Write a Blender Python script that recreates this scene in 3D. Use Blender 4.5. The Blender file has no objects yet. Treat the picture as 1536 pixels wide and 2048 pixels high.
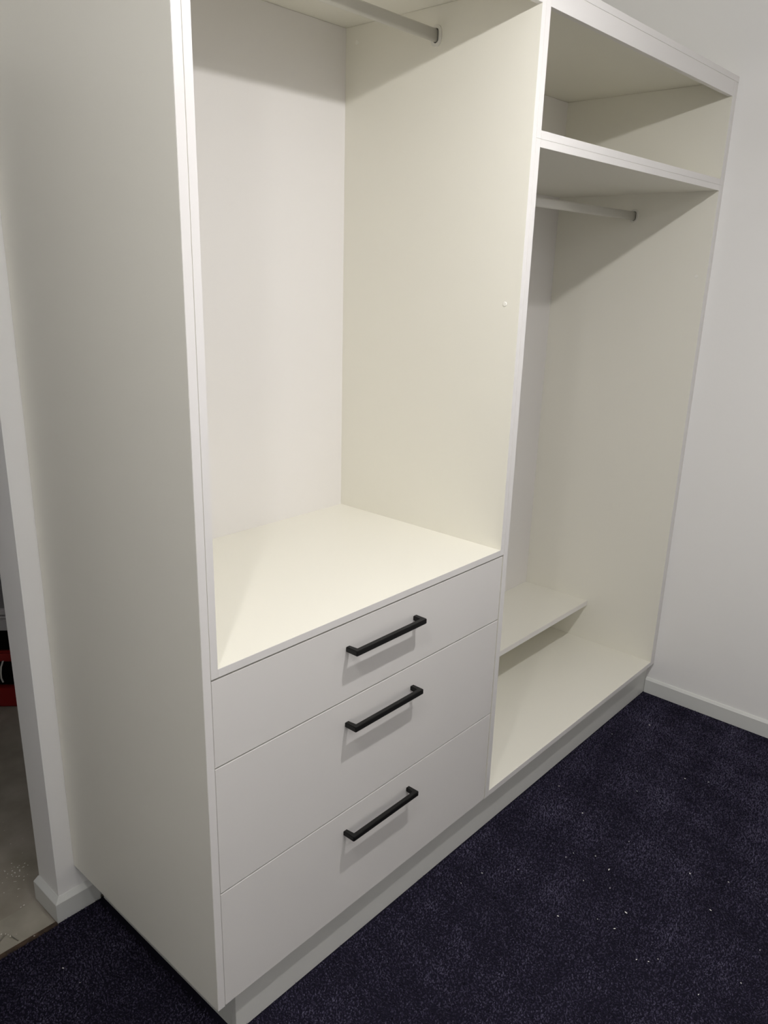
import bpy, bmesh, math, random
import numpy as np
from mathutils import Vector, Matrix

C = bpy.context.scene.collection
SC = bpy.context.scene

# ------------------------------------------------------------------ camera
cam_pos = Vector((-0.781436, -1.137021, 1.735686))
yaw, pitch, roll, fpx = 0.8367572, -0.3072375, 0.0241937, 1570.652
fwd = Vector((math.sin(yaw)*math.cos(pitch), math.cos(yaw)*math.cos(pitch), math.sin(pitch)))
rt = Vector((math.cos(yaw), -math.sin(yaw), 0)); up = rt.cross(fwd)
R_ = math.cos(roll)*rt + math.sin(roll)*up
U_ = -math.sin(roll)*rt + math.cos(roll)*up
cd = bpy.data.cameras.new('camera'); cam = bpy.data.objects.new('camera', cd); C.objects.link(cam)
cam.matrix_world = Matrix(((R_.x, U_.x, -fwd.x, cam_pos.x), (R_.y, U_.y, -fwd.y, cam_pos.y),
                           (R_.z, U_.z, -fwd.z, cam_pos.z), (0, 0, 0, 1)))
cd.sensor_fit = 'VERTICAL'; cd.sensor_height = 24; cd.sensor_width = 18
cd.lens = fpx*24/2048; cd.shift_x = 21.26/2048; cd.shift_y = 14.93/2048
cd.clip_start = .02
SC.camera = cam

# ------------------------------------------------------------------ world, exposure, lamps
w = bpy.data.worlds.new('world'); SC.world = w; w.use_nodes = True
w.node_tree.nodes['Background'].inputs[0].default_value = (.6, .7, 1, 1)
w.node_tree.nodes['Background'].inputs[1].default_value = .02
SC.view_settings.view_transform = 'Standard'; SC.view_settings.look = 'None'
SC.view_settings.gamma = 1; SC.view_settings.exposure = 0.1
SC.view_settings.use_curve_mapping = False
SC.cycles.max_bounces = 16; SC.cycles.diffuse_bounces = 12

CEIL = 2.74
LAMP_Z = 2.50
LAMP_COL = (1.0, .975, .965)
# bare globes that light the room: x, y, radiance of the frosted glass (each globe is built at the end of the script)
LAMPS = [(.65, -.70, 1740.0), (-.71, -.70, 900.0)]
FILL_LAMP = (-.10, -1.95, 20.0)             # added unseen fill lamp for soft ambient light, radiance of its cover

# ------------------------------------------------------------------ materials
def mat(name, col, rough=.5, spec=.5, metal=0., bump=None, var=None, stain=None):
    m = bpy.data.materials.new(name); m.use_nodes = True
    nt = m.node_tree; b = nt.nodes['Principled BSDF']
    b.inputs['Base Color'].default_value = (*col, 1); b.inputs['Roughness'].default_value = rough
    b.inputs['Specular IOR Level'].default_value = spec; b.inputs['Metallic'].default_value = metal
    tc = nt.nodes.new('ShaderNodeTexCoord')
    def noise(scale, detail=3):
        n = nt.nodes.new('ShaderNodeTexNoise'); n.inputs['Scale'].default_value = scale
        n.inputs['Detail'].default_value = detail; nt.links.new(tc.outputs['Object'], n.inputs['Vector']); return n
    if bump:
        n = noise(bump[0]); bp = nt.nodes.new('ShaderNodeBump'); bp.inputs['Strength'].default_value = bump[1]
        bp.inputs['Distance'].default_value = bump[2]
        nt.links.new(n.outputs['Fac'], bp.inputs['Height']); nt.links.new(bp.outputs['Normal'], b.inputs['Normal'])
    if var:
        n = noise(var[0], 4); r = nt.nodes.new('ShaderNodeValToRGB')
        r.color_ramp.elements[0].position = .3; r.color_ramp.elements[1].position = .7
        r.color_ramp.elements[0].color = (*var[1], 1); r.color_ramp.elements[1].color = (*col, 1)
        nt.links.new(n.outputs['Fac'], r.inputs['Fac']); nt.links.new(r.outputs['Color'], b.inputs['Base Color'])
    return m
M = {}
M['inner'] = mat('warm_white_melamine', (.79, .775, .70), .42, .4, bump=(900, .06, .0004))
M['front'] = mat('white_melamine_front', (.74, .722, .70), .40, .4, bump=(900, .06, .0004))
M['edge'] = mat('white_edge_tape', (.765, .747, .732), .38, .45)
M['kick'] = mat('white_kick_laminate', (.66, .66, .63), .3, .5)
M['wall'] = mat('painted_plaster', (.86, .855, .845), .7, .25, bump=(350, .08, .0005))
M['ceil'] = mat('ceiling_paint', (.80, .805, .80), .85, .2)
M['skirt'] = mat('gloss_skirting_paint', (.66, .67, .65), .35, .5)
M['black'] = mat('matt_black_metal', (.006, .0057, .0054), .48, .32)
M['rail'] = mat('satin_silver_tube', (.66, .645, .60), .36, .5, metal=.35)
M['plastic'] = mat('white_plastic', (.72, .71, .66), .4, .5)
M['dark'] = mat('gap_shade', (.02, .02, .02), .8, .1)  # near-black colour stands for shade inside the rail socket gap
M['cap'] = mat('cream_cover_cap', (.83, .82, .76), .35, .5)
M['slab'] = mat('raw_concrete', (.46, .42, .36), .8, .2, bump=(60, .3, .002), var=(9, (.34, .31, .25)))
M['sheet'] = mat('worn_floor_sheet', (.46, .43, .36), .65, .3, bump=(80, .2, .001), var=(14, (.36, .335, .275)))
M['hall_shade'] = mat('hall_wall_painted_shade', (.30, .29, .27), .8, .2)  # darkness of the unlit room is put into the wall colour
M['red'] = mat('red_plastic', (.22, .008, .008), .45, .4)
M['blackp'] = mat('black_plastic', (.003, .003, .003), .7, .08)
M['white'] = mat('white_board', (.50, .49, .50), .5, .3)
M['cable'] = mat('white_cable_sheath', (.7, .7, .66), .5, .3)
M['steel'] = mat('zinc_steel', (.6, .57, .5), .3, .5, metal=.9)
M['strip'] = mat('timber_gripper_strip', (.11, .072, .05), .7, .3, bump=(200, .4, .002), var=(60, (.04, .03, .022)))
M['base'] = mat('carpet_backing', (.012, .011, .020), .95, .05)
M['lint'] = mat('pale_lint', (.88, .87, .83), .8, .2)
cm = bpy.data.materials.new('navy_twist_pile'); cm.use_nodes = True
nt = cm.node_tree; b = nt.nodes['Principled BSDF']; b.inputs['Roughness'].default_value = .9
b.inputs['Specular IOR Level'].default_value = .1
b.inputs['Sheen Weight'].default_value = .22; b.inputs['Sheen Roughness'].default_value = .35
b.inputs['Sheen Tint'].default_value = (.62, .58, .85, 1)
at_ = nt.nodes.new('ShaderNodeAttribute'); at_.attribute_name = 'yarn_and_shade'
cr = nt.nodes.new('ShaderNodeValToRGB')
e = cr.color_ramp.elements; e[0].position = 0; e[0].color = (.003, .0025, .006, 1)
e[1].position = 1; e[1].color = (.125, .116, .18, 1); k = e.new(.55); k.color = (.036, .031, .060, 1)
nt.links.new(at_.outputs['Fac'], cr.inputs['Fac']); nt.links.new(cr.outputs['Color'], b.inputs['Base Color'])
M['pile'] = cm

# ------------------------------------------------------------------ helpers
def add_box(bm, x0, x1, y0, y1, z0, z1):
    r = bmesh.ops.create_cube(bm, size=1)
    for v in r['verts']:
        v.co = Vector(((x0+x1)/2+v.co.x*(x1-x0), (y0+y1)/2+v.co.y*(y1-y0), (z0+z1)/2+v.co.z*(z1-z0)))
    return r['verts']
def link(name, bm, m, parent=None, bevel=0, smooth=False, seg=2):
    me = bpy.data.meshes.new(name)
    if bevel:
        bmesh.ops.bevel(bm, geom=list(bm.edges), offset=bevel, segments=seg, affect='EDGES', clamp_overlap=True)
    bmesh.ops.recalc_face_normals(bm, faces=bm.faces)
    bm.to_mesh(me); bm.free()
    if smooth:
        for p in me.polygons: p.use_smooth = True
    me.materials.append(m)
    o = bpy.data.objects.new(name, me); C.objects.link(o)
    if parent: o.parent = parent; o.matrix_parent_inverse = Matrix.Translation(-parent.location) if parent.type == 'EMPTY' else parent.matrix_parent_inverse.copy() if parent.parent else Matrix()
    return o
def board(name, m, parent, x0, x1, y0, y1, z0, z1, bevel=.0003):
    bm = bmesh.new(); add_box(bm, x0, x1, y0, y1, z0, z1)
    o = link(name, bm, m, parent, bevel)
    if m is M['inner']:                     # melamine board with edge tape on its front edge
        o.data.materials.append(M['edge'])
        for p in o.data.polygons:
            if p.normal.y < -.6: p.material_index = 1
    return o
def sub(name, bm, m, parent, **k):          # sub-part: parent mesh has identity local frame in world units
    o = link(name, bm, m, None, **k); o.parent = parent
    return o
def thing(name, label, cat, loc=(0, 0, 0), group=None):
    o = bpy.data.objects.new(name, None); C.objects.link(o); o.location = loc
    o['label'] = label; o['category'] = cat
    if group: o['group'] = group
    o.empty_display_size = .05
    return o
def tag(o, label, cat, group=None):
    o['label'] = label; o['category'] = cat
    if group: o['group'] = group
    return o
def struct(name, m, x0, x1, y0, y1, z0, z1, bevel=0):
    bm = bmesh.new(); add_box(bm, x0, x1, y0, y1, z0, z1)
    o = link(name, bm, m, None, bevel); o['kind'] = 'structure'; return o

# dimensions of the joinery (metres)
D = .638; DB = .6555
a1, a2 = .0196, .0368
b1, bm_, b2 = 1.0216, 1.0390, 1.0600
c1, c1b, c2 = 2.2743, 2.2935, 2.3139
h0, hb = .1434, .1634
g3, g2, hs0, hs = .4531, .7660, .9687, .9867
s2b, s2m, s2t = 2.0346, 2.0535, 2.0725
zt, zf, zc = 2.3365, 2.3841, 2.4019
r0 = .0255

# ------------------------------------------------------------------ setting
XL, YF = -1.75, -2.6
struct('floor', M['base'], XL, c2, YF, .642, -.05, 0)
struct('ceiling', M['ceil'], XL-.1, c2+.1, YF-.1, .77, CEIL, CEIL+.08)
struct('wall_right', M['wall'], c2, c2+.1, YF-.1, .77, -.05, CEIL)
struct('wall_left', M['wall'], XL-.1, XL, YF-.1, .77, -.05, CEIL)
struct('wall_front', M['wall'], XL, c2, YF-.1, YF, -.05, CEIL)
# back wall with the open doorway beside the joinery (one mesh: nib, header, far pier)
bm = bmesh.new()
add_box(bm, -.0512, c2, .657, .7725, -.05, CEIL)
add_box(bm, XL, -.93, .657, .7725, -.05, CEIL)
add_box(bm, -.93, -.0512, .657, .7725, 2.12, CEIL)
o = link('wall_back', bm, M['wall']); o['kind'] = 'structure'

def skirting(name, pts, m, h=.070, t=.0115, closed=False):
    # profile swept along a polyline on the floor; room side is to the right of travel
    prof = [(0, 0), (t, 0), (t, h-.010), (t-.0015, h-.0085), (.0045, h-.0012), (.003, h), (0, h)]
    bm = bmesh.new(); rings = []
    P = [Vector((p[0], p[1])) for p in pts]
    for i, p in enumerate(P):
        if i == 0: n = (P[1]-P[0]).normalized(); n = Vector((n.y, -n.x))
        elif i == len(P)-1: n = (P[i]-P[i-1]).normalized(); n = Vector((n.y, -n.x))
        else:
            d1 = (P[i]-P[i-1]).normalized(); d2 = (P[i+1]-P[i]).normalized()
            n1 = Vector((d1.y, -d1.x)); n2 = Vector((d2.y, -d2.x)); n = (n1+n2)/(1+n1.dot(n2))
        rings.append([bm.verts.new((p.x+n.x*o_, p.y+n.y*o_, z)) for o_, z in prof])
    for a, b_ in zip(rings, rings[1:]):
        for j in range(len(prof)):
            bm.faces.new((a[j], a[(j+1) % len(prof)], b_[(j+1) % len(prof)], b_[j]))
    bm.faces.new(rings[0]); bm.faces.new(rings[-1][::-1])
    o = link(name, bm, m); o['kind'] = 'structure'; return o
# right wall: travel so that the room (‑x) is on the right hand side
def sk_right():
    return skirting('baseboard_right', [(c2, .0235), (c2, YF)], M['skirt'])
sk_right()
skirting('baseboard_back', [(-.0512, .7725), (-.0512, .657), (.0, .657), (.06, .657)], M['skirt'], t=.0175)
skirting('baseboard_left', [(XL, YF), (XL, .657), (-.93, .657), (-.93, .7725)], M['skirt'])
skirting('baseboard_front', [(c2, YF), (XL, YF)], M['skirt'])

# neighbouring room beyond the doorway
struct('floor_hall_slab', M['slab'], XL-.1, 2.2, .642, 4.1, -.055, -.006)  # concrete floor of the neighbouring room
bm = bmesh.new()
add_box(bm, -1.4, -.077, .650, .765, -.006, .0)
o = link('floor_hall_sheet', bm, M['sheet'], None, .0015); o['kind'] = 'structure'  # floor sheet in the doorway, laid on the slab
struct('wall_hall_back', M['hall_shade'], XL, 2.2, 4.1, 4.2, -.05, CEIL)
struct('wall_hall_left', M['hall_shade'], XL-.1, XL, .7725, 4.1, -.05, CEIL)
struct('wall_hall_right', M['hall_shade'], 2.2, 2.3, .7725, 4.1, -.05, CEIL)
struct('ceiling_hall', M['hall_shade'], XL-.1, 2.3, .7725, 4.2, CEIL, CEIL+.08)

# ------------------------------------------------------------------ wardrobe pieces
def screw_cap(parent, x, y, z, nx):
    bm = bmesh.new()
    bmesh.ops.create_cone(bm, cap_ends=True, segments=24, radius1=.0065, radius2=.0052, depth=.0014)
    bmesh.ops.rotate(bm, verts=bm.verts, matrix=Matrix.Rotation(math.pi/2*nx, 3, 'Y'))
    bmesh.ops.translate(bm, verts=bm.verts, vec=(x+nx*.0006, y, z))
    o = link('cover_cap', bm, M['cap'], parent); return o

def stadium(w, h, n=10):
    r = w/2; pts = []
    for i in range(n+1):
        a = math.pi*i/n; pts.append((r*math.cos(a), h/2-r+r*math.sin(a)))
    for i in range(n+1):
        a = math.pi+math.pi*i/n; pts.append((r*math.cos(a), -h/2+r+r*math.sin(a)))
    return pts
def prism_x(bm, pts, x0, x1, cy, cz):
    A = [bm.verts.new((x0, cy+p[0], cz+p[1])) for p in pts]; B = [bm.verts.new((x1, cy+p[0], cz+p[1])) for p in pts]
    n = len(pts)
    for i in range(n): bm.faces.new((A[i], A[(i+1) % n], B[(i+1) % n], B[i]))
    bm.faces.new(A[::-1]); bm.faces.new(B)
def ring_x(bm, outer, inner, x0, x1, cy, cz):
    L = []
    for pts, x in ((outer, x0), (outer, x1), (inner, x1), (inner, x0)):
        L.append([bm.verts.new((x, cy+p[0], cz+p[1])) for p in pts])
    n = len(outer)
    for a in range(4):
        p, q = L[a], L[(a+1) % 4]
        for i in range(n): bm.faces.new((p[i], p[(i+1) % n], q[(i+1) % n], q[i]))
def hanging_rail(parent, x0, x1, cy, cz):
    bm = bmesh.new(); prism_x(bm, stadium(.0145, .031, 12), x0+.003, x1-.003, cy, cz)
    rail = link('hanging_rail', bm, M['rail'], parent)
    rail['label'] = 'silver oval hanging rail'
    for p in rail.data.polygons: p.use_smooth = abs(p.normal.x) < .5
    for xa, xb in ((x0, x0+.005), (x1-.005, x1)):
        bm = bmesh.new(); ring_x(bm, stadium(.034, .051, 14), stadium(.0168, .0335, 14), xa, xb, cy, cz)
        fl = link('end_socket', bm, M['plastic'], None, bevel=.0008, seg=1); fl.parent = rail
        xg = (xa+.0002, xa+.0012) if xa == x0 else (xb-.0012, xb-.0002)
        bm = bmesh.new(); prism_x(bm, stadium(.0170, .0337, 14), xg[0], xg[1], cy, cz)
        g = link('socket_shade', bm, M['dark'], None); g.parent = rail  # dark plate added to draw the shaded gap around the rail
    return rail

def pull_handle(x0, x1, zcen, yb):
    yo = -.0345; t = .0105; leg = .0115; hz = .0066
    out = [(x0, yb), (x0, yo+.003), (x0+.001, yo+.001), (x0+.003, yo), (x1-.003, yo), (x1-.001, yo+.001), (x1, yo+.003), (x1, yb)]
    inn = [(x1-leg, yb), (x1-leg, yo+t+.002), (x1-leg-.002, yo+t), (x0+leg+.002, yo+t), (x0+leg, yo+t+.002), (x0+leg, yb)]
    pts = out+inn; bm = bmesh.new()
    A = [bm.verts.new((p[0], p[1], zcen-hz)) for p in pts]; B = [bm.verts.new((p[0], p[1], zcen+hz)) for p in pts]
    n = len(pts)
    for i in range(n): bm.faces.new((A[i], A[(i+1) % n], B[(i+1) % n], B[i]))
    bm.faces.new(A[::-1]); bm.faces.new(B)
    bmesh.ops.bevel(bm, geom=[e_ for e_ in bm.edges if abs(e_.verts[0].co.z-e_.verts[1].co.z) < 1e-6], offset=.0013, segments=2, affect='EDGES')
    return bm

# end panel on the doorway side
tag(board('end_panel', M['inner'], None, 0, a1-.0002, 0, DB, h0, zc, .0007),
    'tall off-white side board closing the left end of the wardrobe by the doorway', 'side panel')

# kickboard (front board plus its return under the end panel)
bm = bmesh.new()
add_box(bm, .066, c2-.0005, r0, r0+.016, 0.0005, h0-.0008)
add_box(bm, .066, .082, r0+.016, .635, 0.0005, h0-.0008)
tag(link('kickboard', bm, M['kick'], None, .0006), 'long recessed off-white kickboard standing on the navy carpet under the wardrobe', 'kickboard')

# lower left: three-drawer cabinet
t1 = thing('drawer_cabinet', 'off-white cabinet with three wide drawers and black bar handles, at the left end', 'drawer cabinet', (.53, .33, h0))
FY = .0015; FT = .018
board('side_panel', M['inner'], t1, a1+.0003, a2, FY+FT+.001, DB, h0, hs0-.0012)
board('side_panel', M['inner'], t1, b1, bm_-.0004, FY+FT+.001, DB, h0, hs0-.0012)
board('bottom_panel', M['inner'], t1, a2, b1, FY+FT+.001, DB, h0, hb)
board('back_panel', M['inner'], t1, a2, b1, D, DB, hb, hs0-.002)
board('top_rail', M['inner'], t1, a2, b1, FY+FT+.001, .12, hs0-.019, hs0-.0012)
zs = [(g2+.0018, hs0-.0045, .8998), (g3+.0018, g2-.0018, .7005), (h0+.0005, g3-.0018, .3895)]
names_ = ['top drawer, the shallowest', 'middle drawer', 'bottom drawer, the deepest']
for (z0, z1, hz), nm in zip(zs, names_):
    bm = bmesh.new(); add_box(bm, a1+.0015, bm_-.0028, FY, FY+FT, z0, z1)
    bmesh.ops.bevel(bm, geom=list(bm.edges), offset=.0005, segments=2, affect='EDGES')
    zl, zh = z0+.03, min(z1-.02, z1-.04)
    for bx in ((a2+.013, a2+.029, FY+FT+.0, .52), (b1-.029, b1-.013, FY+FT, .52)):
        add_box(bm, bx[0], bx[1], bx[2], bx[3], zl, zh)
    add_box(bm, a2+.029, b1-.029, .504, .52, zl, zh); add_box(bm, a2+.029, b1-.029, FY+FT, .504, zl, zl+.012)
    dr = link('drawer', bm, M['front'], t1); dr['label'] = nm
    hd = link('handle', pull_handle(.3970, .6515, hz, FY-.00005), M['black'], None); hd.parent = dr
    hd['label'] = 'black square bar handle'

# upper left: open hanging cabinet above the drawers
t2 = thing('hanging_cabinet', 'open warm-white hanging compartment with a rail, standing on the drawer cabinet', 'wardrobe compartment', (.53, .33, hs0))
board('side_panel', M['inner'], t2, a1+.0003, a2, 0, DB, hs0, zf-.0004)
board('side_panel', M['inner'], t2, b1, bm_-.0003, 0, DB, hs0, zf-.0004)
board('bottom_shelf', M['inner'], t2, a2, b1, 0, D, hs0, hs, .0004)
board('back_panel', M['inner'], t2, a2, b1, D, DB, hs0, zf-.0006)
board('top_panel', M['inner'], t2, a1+.0003, bm_-.0003, 0, DB, zf, zc)
board('front_rail', M['edge'], t2, a2, b1, 0, .016, zt, zf-.0006)
hanging_rail(t2, a2, b1, .310, 2.315)
screw_cap(t2, b1, .595, 2.343, -1); screw_cap(t2, b1, .045, 1.659, -1)

# right: tall open cabinet
t3 = thing('tall_cabinet', 'tall open cabinet with rail and low back shelf, beside the right wall', 'wardrobe cabinet', (1.66, .33, h0))
board('side_panel', M['inner'], t3, bm_, b2, 0, DB, h0, s2m-.0004)
board('side_panel', M['inner'], t3, c1, c1b-.0003, 0, DB, h0, s2m-.0004)
board('bottom_panel', M['inner'], t3, b2, c1, 0, D, h0, hb, .0004)
board('top_panel', M['inner'], t3, b2, c1, 0, D, s2b, s2m-.0004)
board('back_panel', M['inner'], t3, b2, c1, D, DB, h0, s2m-.0006)
board('low_shelf', M['inner'], t3, b2, c1, .3193, D, .3280, .3509, .0008)
hanging_rail(t3, b2, c1, .307, 1.957)
screw_cap(t3, c1, .037, 1.741, -1)

# right top: overhead box
t4 = thing('overhead_cabinet', 'open top-box compartment sitting on the tall cabinet at upper right', 'wardrobe compartment', (1.66, .33, s2m))
board('side_panel', M['inner'], t4, bm_, b2, 0, DB, s2m, zf-.0004)
board('side_panel', M['inner'], t4, c1, c1b-.0003, 0, DB, s2m, zf-.0004)
board('bottom_panel', M['inner'], t4, b2, c1, 0, D, s2m, s2t)
board('back_panel', M['inner'], t4, b2, c1, D, DB, s2m, zf-.0006)
board('top_panel', M['inner'], t4, bm_, c2-.0003, 0, DB, zf, zc)
board('front_rail', M['edge'], t4, b2, c1, 0, .016, zt, zf-.0006)

# scribe filler between the cabinets and the right wall
tag(board('filler_strip', M['front'], None, c1b, c2-.0004, .0008, .018, h0, zf-.0006),
    'narrow vertical off-white filler strip between the right cabinets and the wall', 'filler strip')

# ------------------------------------------------------------------ doorway threshold and bits in the next room
bm = bmesh.new()
add_box(bm, -.93, -.0700, .6345, .6475, -.005, .0045)
strip = tag(link('carpet_gripper_strip', bm, M['strip'], None, .0008), 'thin worn timber strip along the carpet edge in the doorway', 'threshold strip')
for nx_ in (-.134, -.42, -.70):
    bm = bmesh.new(); bmesh.ops.create_uvsphere(bm, u_segments=12, v_segments=8, radius=.0024)
    for v in bm.verts: v.co = Vector((v.co.x+nx_, v.co.y+.6415, v.co.z*.5+.0048))
    link('nail_head', bm, M['steel'], None, smooth=True).parent = strip
def dust():
    rnd = random.Random(8); bm = bmesh.new()
    for k_ in range(46):
        u, v = (rnd.gauss(30, 14), rnd.gauss(1742, 20)) if k_ < 30 else (rnd.uniform(0, 95), rnd.uniform(1640, 1880))
        d = fwd + (u-768+21.26)/fpx*R_ - (v-1024-14.93)/fpx*U_
        p = cam_pos+d*((-.0055-cam_pos.z)/d.z)
        if p.x > -.08 and p.y < .80: continue
        z_ = .0003 if p.y < .765 else -.0057
        q = bmesh.ops.create_icosphere(bm, subdivisions=1, radius=rnd.uniform(.0007, .0019))
        for w_ in q['verts']: w_.co = Vector((w_.co.x*1.5+p.x, w_.co.y+p.y, w_.co.z*.5+z_))
    o = link('plaster_crumbs', bm, M['lint']); o['label'] = 'pale plaster crumbs on the bare floor beyond the doorway'; o['category'] = 'debris'; o['kind'] = 'stuff'
dust()

def loose_screw(x, y, ang, L, label):
    bm = bmesh.new()
    bmesh.ops.create_cone(bm, cap_ends=True, segments=14, radius1=.0012, radius2=.0016, depth=L)
    bmesh.ops.translate(bm, verts=bm.verts, vec=(0, 0, -L/2))
    h = bmesh.ops.create_cone(bm, cap_ends=True, segments=16, radius1=.0016, radius2=.0042, depth=.0028)
    bmesh.ops.rotate(bm, verts=bm.verts, matrix=Matrix.Rotation(math.pi/2-.08, 3, 'Y'))
    bmesh.ops.rotate(bm, verts=bm.verts, matrix=Matrix.Rotation(ang, 3, 'Z'))
    bmesh.ops.translate(bm, verts=bm.verts, vec=(x, y, .0042))
    tag(link('loose_screw', bm, M['steel'], None), label, 'screw', 'screws dropped on the doorway floor')
loose_screw(-.178, .684, math.radians(108), .026, 'small bright screw lying on the doorway floor nearest the wall corner')
loose_screw(-.186, .702, math.radians(30), .024, 'dull screw lying on the doorway floor at the picture edge')

TX, YC = .322, 1.840
t5 = thing('tool_case', 'red and black plastic tool case on the floor of the dark room beyond', 'tool case', (TX, YC, 0))
board('case_body', M['blackp'], t5, TX-.32, TX+.40, YC+.010, YC+.36, .002, .21, .008)
board('lower_shell', M['red'], t5, TX-.33, TX+.41, YC, YC+.37, .0, .100, .010)
board('lid', M['red'], t5, TX-.33, TX+.41, YC, YC+.37, .205, .252, .008)
bm = bmesh.new(); prevr = None
for p in [(.004, -.003, .212), (-.003, -.010, .19), (-.006, -.012, .165), (-.008, -.010, .14), (-.006, -.003, .118)]:
    ring = [bm.verts.new((TX+p[0]+.0036*math.cos(a), YC+p[1]+.0036*math.sin(a), p[2])) for a in [k_*math.pi/4 for k_ in range(8)]]
    if prevr:
        for j in range(8): bm.faces.new((prevr[j], prevr[(j+1) % 8], ring[(j+1) % 8], ring[j]))
    prevr = ring
cb = link('carry_cord', bm, M['cable'], t5, smooth=True); cb['label'] = 'pale carry cord'
t7 = thing('storage_box', 'pale grey ribbed plastic box on top of the red tool case', 'storage box', (TX, YC, .252))
board('tray', M['blackp'], t7, TX-.30, TX+.38, YC+.012, YC+.35, .2525, .342, .004)
board('front', M['white'], t7, TX-.30, TX+.38, YC+.004, YC+.35, .342, .391, .003)
board('rib', M['white'], t7, TX-.30, TX+.38, YC+.002, YC+.30, .3945, .405, .002)
board('lid', M['white'], t7, TX-.30, TX+.38, YC+.004, YC+.35, .409, .438, .003)
t6 = thing('added_black_cabinet', 'tall black cabinet added as dark backing behind the red tool case', 'cabinet', (TX, YC, 0))  # added cabinet fills the black void above the storage box
board('body', M['blackp'], t6, TX-.55, TX+.60, YC+.42, YC+.80, 0, 1.7, .004)
board('door', M['blackp'], t6, TX-.545, TX+.023, YC+.40, YC+.419, .05, 1.68, .003)
board('door', M['blackp'], t6, TX+.027, TX+.595, YC+.40, YC+.419, .05, 1.68, .003)
for t in (t5, t6, t7): t.rotation_euler = (0, 0, math.radians(-45))

# carpet: base is the floor; the twist pile is one uncountable body of tufts
def carpet():
    rng = np.random.default_rng(4)
    def grid(x0, x1, y0, y1, s):
        nx, ny = int((x1-x0)/s), int((y1-y0)/s)
        gx, gy = np.meshgrid(x0+(np.arange(nx)+.5)*s, y0+(np.arange(ny)+.5)*s)
        p = np.stack([gx.ravel(), gy.ravel()], 1)
        return p+(rng.random(p.shape)-.5)*s*1.1, s
    sets = [grid(.0, 2.298, -1.30, r0-.001, .0048), grid(-.45, .062, -.30, .640, .0048),
            grid(XL+.012, -.45, -1.3, .640, .012), grid(-.45, 0, -1.3, -.30, .012), grid(XL+.012, 2.298, YF+.012, -1.3, .014)]
    P = np.concatenate([s_[0] for s_ in sets]); S = np.concatenate([np.full(len(s_[0]), s_[1]) for s_ in sets])
    # keep off the nib skirting and the kickboard
    keep = ~((P[:, 0] < -.060) & (P[:, 1] > .6325)) & ~((P[:, 0] > -.072) & (P[:, 1] > .6375)) & (P[:, 0] < 2.300)
    P = P[keep]; S = S[keep]; n = len(P)
    def field(seed, lams):
        r = np.random.default_rng(seed); f = np.zeros(n)
        for lam, amp in lams:
            for _ in range(5):
                a = r.random()*2*math.pi; ph = r.random()*6.28; k_ = 2*math.pi/(lam*(.7+.6*r.random()))
                f += amp*np.sin(k_*(P[:, 0]*math.cos(a)+P[:, 1]*math.sin(a))+ph)
        return f
    lx = field(1, ((.35, .10), (.12, .08), (.04, .06))); ly = field(2, ((.35, .10), (.12, .08), (.04, .06)))
    H = .0095*(.85+.3*rng.random(n)); R = S*.50
    lean = np.stack([lx*.5+rng.normal(0, .35, n), ly*.5+rng.normal(0, .35, n)], 1)*H[:, None]
    ang = rng.random(n)*6.28
    V = np.zeros((n, 7, 3), np.float32)
    for j in range(3):
        aa = ang+j*2.0944
        V[:, j, 0] = P[:, 0]+R*np.cos(aa); V[:, j, 1] = P[:, 1]+R*np.sin(aa); V[:, j, 2] = -.001
        V[:, 3+j, 0] = P[:, 0]+lean[:, 0]*.6+R*.75*np.cos(aa+.5); V[:, 3+j, 1] = P[:, 1]+lean[:, 1]*.6+R*.75*np.sin(aa+.5)
        V[:, 3+j, 2] = H*.62
    V[:, 6, 0] = P[:, 0]+lean[:, 0]; V[:, 6, 1] = P[:, 1]+lean[:, 1]; V[:, 6, 2] = H
    V[:, :, 2] -= .0045  # sunk so that the pile tops sit level with the skirting foot
    np.clip(V[:, :, 0], XL+.01, 2.3015, out=V[:, :, 0])
    msk = P[:, 0] > .05
    V[msk, :, 1] = np.minimum(V[msk, :, 1], r0-.0006)
    tri = []
    for j in range(3):
        k_ = (j+1) % 3
        tri += [(j, k_, 3+k_), (j, 3+k_, 3+j), (3+j, 3+k_, 6)]
    tri = np.array(tri, np.int32)
    F = (np.arange(n, dtype=np.int32)[:, None, None]*7+tri[None]).reshape(-1, 3)
    me = bpy.data.meshes.new('carpet_pile')
    me.vertices.add(n*7); me.vertices.foreach_set('co', V.ravel())
    me.loops.add(F.size); me.loops.foreach_set('vertex_index', F.ravel())
    me.polygons.add(len(F)); me.polygons.foreach_set('loop_start', np.arange(0, F.size, 3, dtype=np.int32))
    me.polygons.foreach_set('loop_total', np.full(len(F), 3, np.int32))
    me.update(calc_edges=True)
    yv = np.clip(.5+.30*rng.standard_normal(n)*.6+.10*lx/.3, 0, 1)  # random yarn tone, plus painted shading that follows the pile lean
    at = me.attributes.new('yarn_and_shade', 'FLOAT', 'POINT'); at.data.foreach_set('value', (np.repeat(yv, 7).reshape(-1, 7)*np.array([.35, .35, .35, .85, .85, .85, 1.1])).ravel().astype(np.float32))  # roots darker, tips lighter: shade between tufts is put into the colour
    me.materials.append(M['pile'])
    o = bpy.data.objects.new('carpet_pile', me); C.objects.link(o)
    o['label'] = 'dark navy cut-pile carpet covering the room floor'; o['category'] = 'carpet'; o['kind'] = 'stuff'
    print('tufts', n)
carpet()

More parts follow.
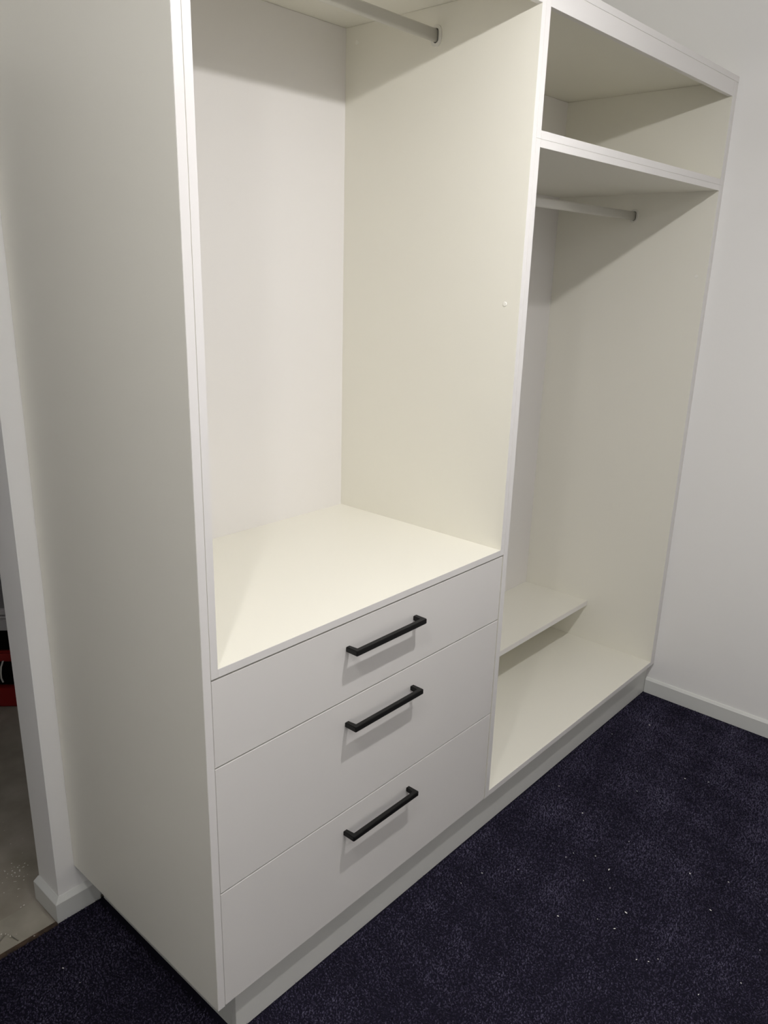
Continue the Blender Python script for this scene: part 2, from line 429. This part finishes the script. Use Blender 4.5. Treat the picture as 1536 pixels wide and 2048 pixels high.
# lint and grit on the carpet
def lint():
    rnd = random.Random(3); bm = bmesh.new()
    for s in LINT:
        x, y, r = s
        q = bmesh.ops.create_icosphere(bm, subdivisions=1, radius=r)
        st = Matrix.Rotation(rnd.random()*6.28, 3, 'Z') @ Matrix.Diagonal((1.5+rnd.random(), .8, .7))
        for v in q['verts']: v.co = st @ v.co + Vector((x, y, .0066))
    o = link('carpet_lint', bm, M['lint']); o['label'] = 'tiny pale lint and grit specks scattered on the navy carpet'; o['category'] = 'lint'; o['kind'] = 'stuff'
LINT = []
LINTPX = [(1370,1557,.9),(1165,1626,1.1),(1147,1706,.9),(1132,1714,.7),(1191,1712,.9),(1036,1739,.7),(964,1746,1),(922,1766,.8),(1167,1761,.9),(1218,1739,1.5),
 (1380,1747,1.4),(1457,1764,.9),(1116,1832,1.5),(1220,1776,.8),(1252,1825,1.5),(1421,1820,1.1),(1229,1857,1.2),(1273,1919,1),(1297,1923,1.1),(1316,1918,.9),
 (1397,1989,1.1),(1482,1966,1),(1520,1900,.8),(1299,1450,1),(1258,1683,.7),(1274,1582,.7),(1417,1564,.7),(1195,1838,.8),(126,1936,1.0),(160,1965,.6),(1224,1468,.7),(1118,1572,.9)]
for u, v, s in LINTPX:
    d = fwd + (u-768+21.26)/fpx*R_ - (v-1024-14.93)/fpx*U_
    t = (.0066-cam_pos.z)/d.z; p = cam_pos+d*t
    LINT.append((p.x, p.y, .00135*s*(p-cam_pos).length/2.4))
lint()

# ------------------------------------------------------------------ bare globes hanging from the ceiling
def lathe(name, m, t, x, y, prof, n=28, smooth=True):
    bm = bmesh.new(); L = [[bm.verts.new((x+r*math.cos(6.28318*j/n), y+r*math.sin(6.28318*j/n), z)) for j in range(n)] for r, z in prof]
    for a, b_ in zip(L, L[1:]):
        for j in range(n): bm.faces.new((a[j], a[(j+1) % n], b_[(j+1) % n], b_[j]))
    bm.faces.new(L[0]); bm.faces.new(L[-1][::-1])
    return link(name, bm, m, t, smooth=smooth)
for (x, y, p), lab in zip(LAMPS, ['bare lit globe hanging before the wardrobe, nearer the right wall',
        'bare lit globe hanging before the wardrobe, nearer the doorway']):
    t = thing('pendant_lamp', lab, 'ceiling light', (x, y, CEIL), 'bare globes on short cords')
    lathe('ceiling_rose', M['plastic'], t, x, y, [(.040, CEIL), (.040, CEIL-.012), (.030, CEIL-.022), (.006, CEIL-.024)])
    lathe('cord', M['plastic'], t, x, y, [(.0035, CEIL-.022), (.0035, LAMP_Z+.09)], 10)
    lathe('lamp_holder', M['plastic'], t, x, y, [(.006, LAMP_Z+.098), (.014, LAMP_Z+.092), (.0165, LAMP_Z+.075), (.0165, LAMP_Z+.045), (.010, LAMP_Z+.045)])
    em = bpy.data.materials.new('lit_frosted_glass'); em.use_nodes = True
    pb = em.node_tree.nodes['Principled BSDF']; pb.inputs['Base Color'].default_value = (.9, .9, .9, 1)
    pb.inputs['Emission Color'].default_value = (*LAMP_COL, 1); pb.inputs['Emission Strength'].default_value = p
    R = .030
    lathe('bulb_neck', M['plastic'], t, x, y, [(.012, LAMP_Z+.046), (.015, LAMP_Z+.034)]+[(R*.985*math.sin(a), LAMP_Z+R*.985*math.cos(a)) for a in [math.radians(d_) for d_ in range(38, 92, 9)]]+[(.002, LAMP_Z+.001)], 24)
    lathe('globe', em, t, x, y, [(.002, LAMP_Z)]+[(R*math.sin(a), LAMP_Z+R*.52*math.cos(a)) for a in [math.radians(d_) for d_ in range(90, 178, 8)]]+[(.001, LAMP_Z-R*.52)], 24)

t = thing('added_fill_light', 'wide round ceiling fitting added out of view as soft fill light', 'ceiling light', (FILL_LAMP[0], FILL_LAMP[1], CEIL))
lathe('base_plate', M['plastic'], t, FILL_LAMP[0], FILL_LAMP[1], [(.205, CEIL), (.205, CEIL-.022), (.19, CEIL-.026)], 48)
em = bpy.data.materials.new('lit_fill_cover'); em.use_nodes = True
pb = em.node_tree.nodes['Principled BSDF']; pb.inputs['Base Color'].default_value = (.85, .85, .85, 1)
pb.inputs['Emission Color'].default_value = (*LAMP_COL, 1); pb.inputs['Emission Strength'].default_value = FILL_LAMP[2]
lathe('fill_cover', em, t, FILL_LAMP[0], FILL_LAMP[1], [(.189*math.cos(a), CEIL-.027-.07*math.sin(a)) for a in [math.radians(d_) for d_ in range(0, 90, 9)]]+[(.002, CEIL-.097)], 48)
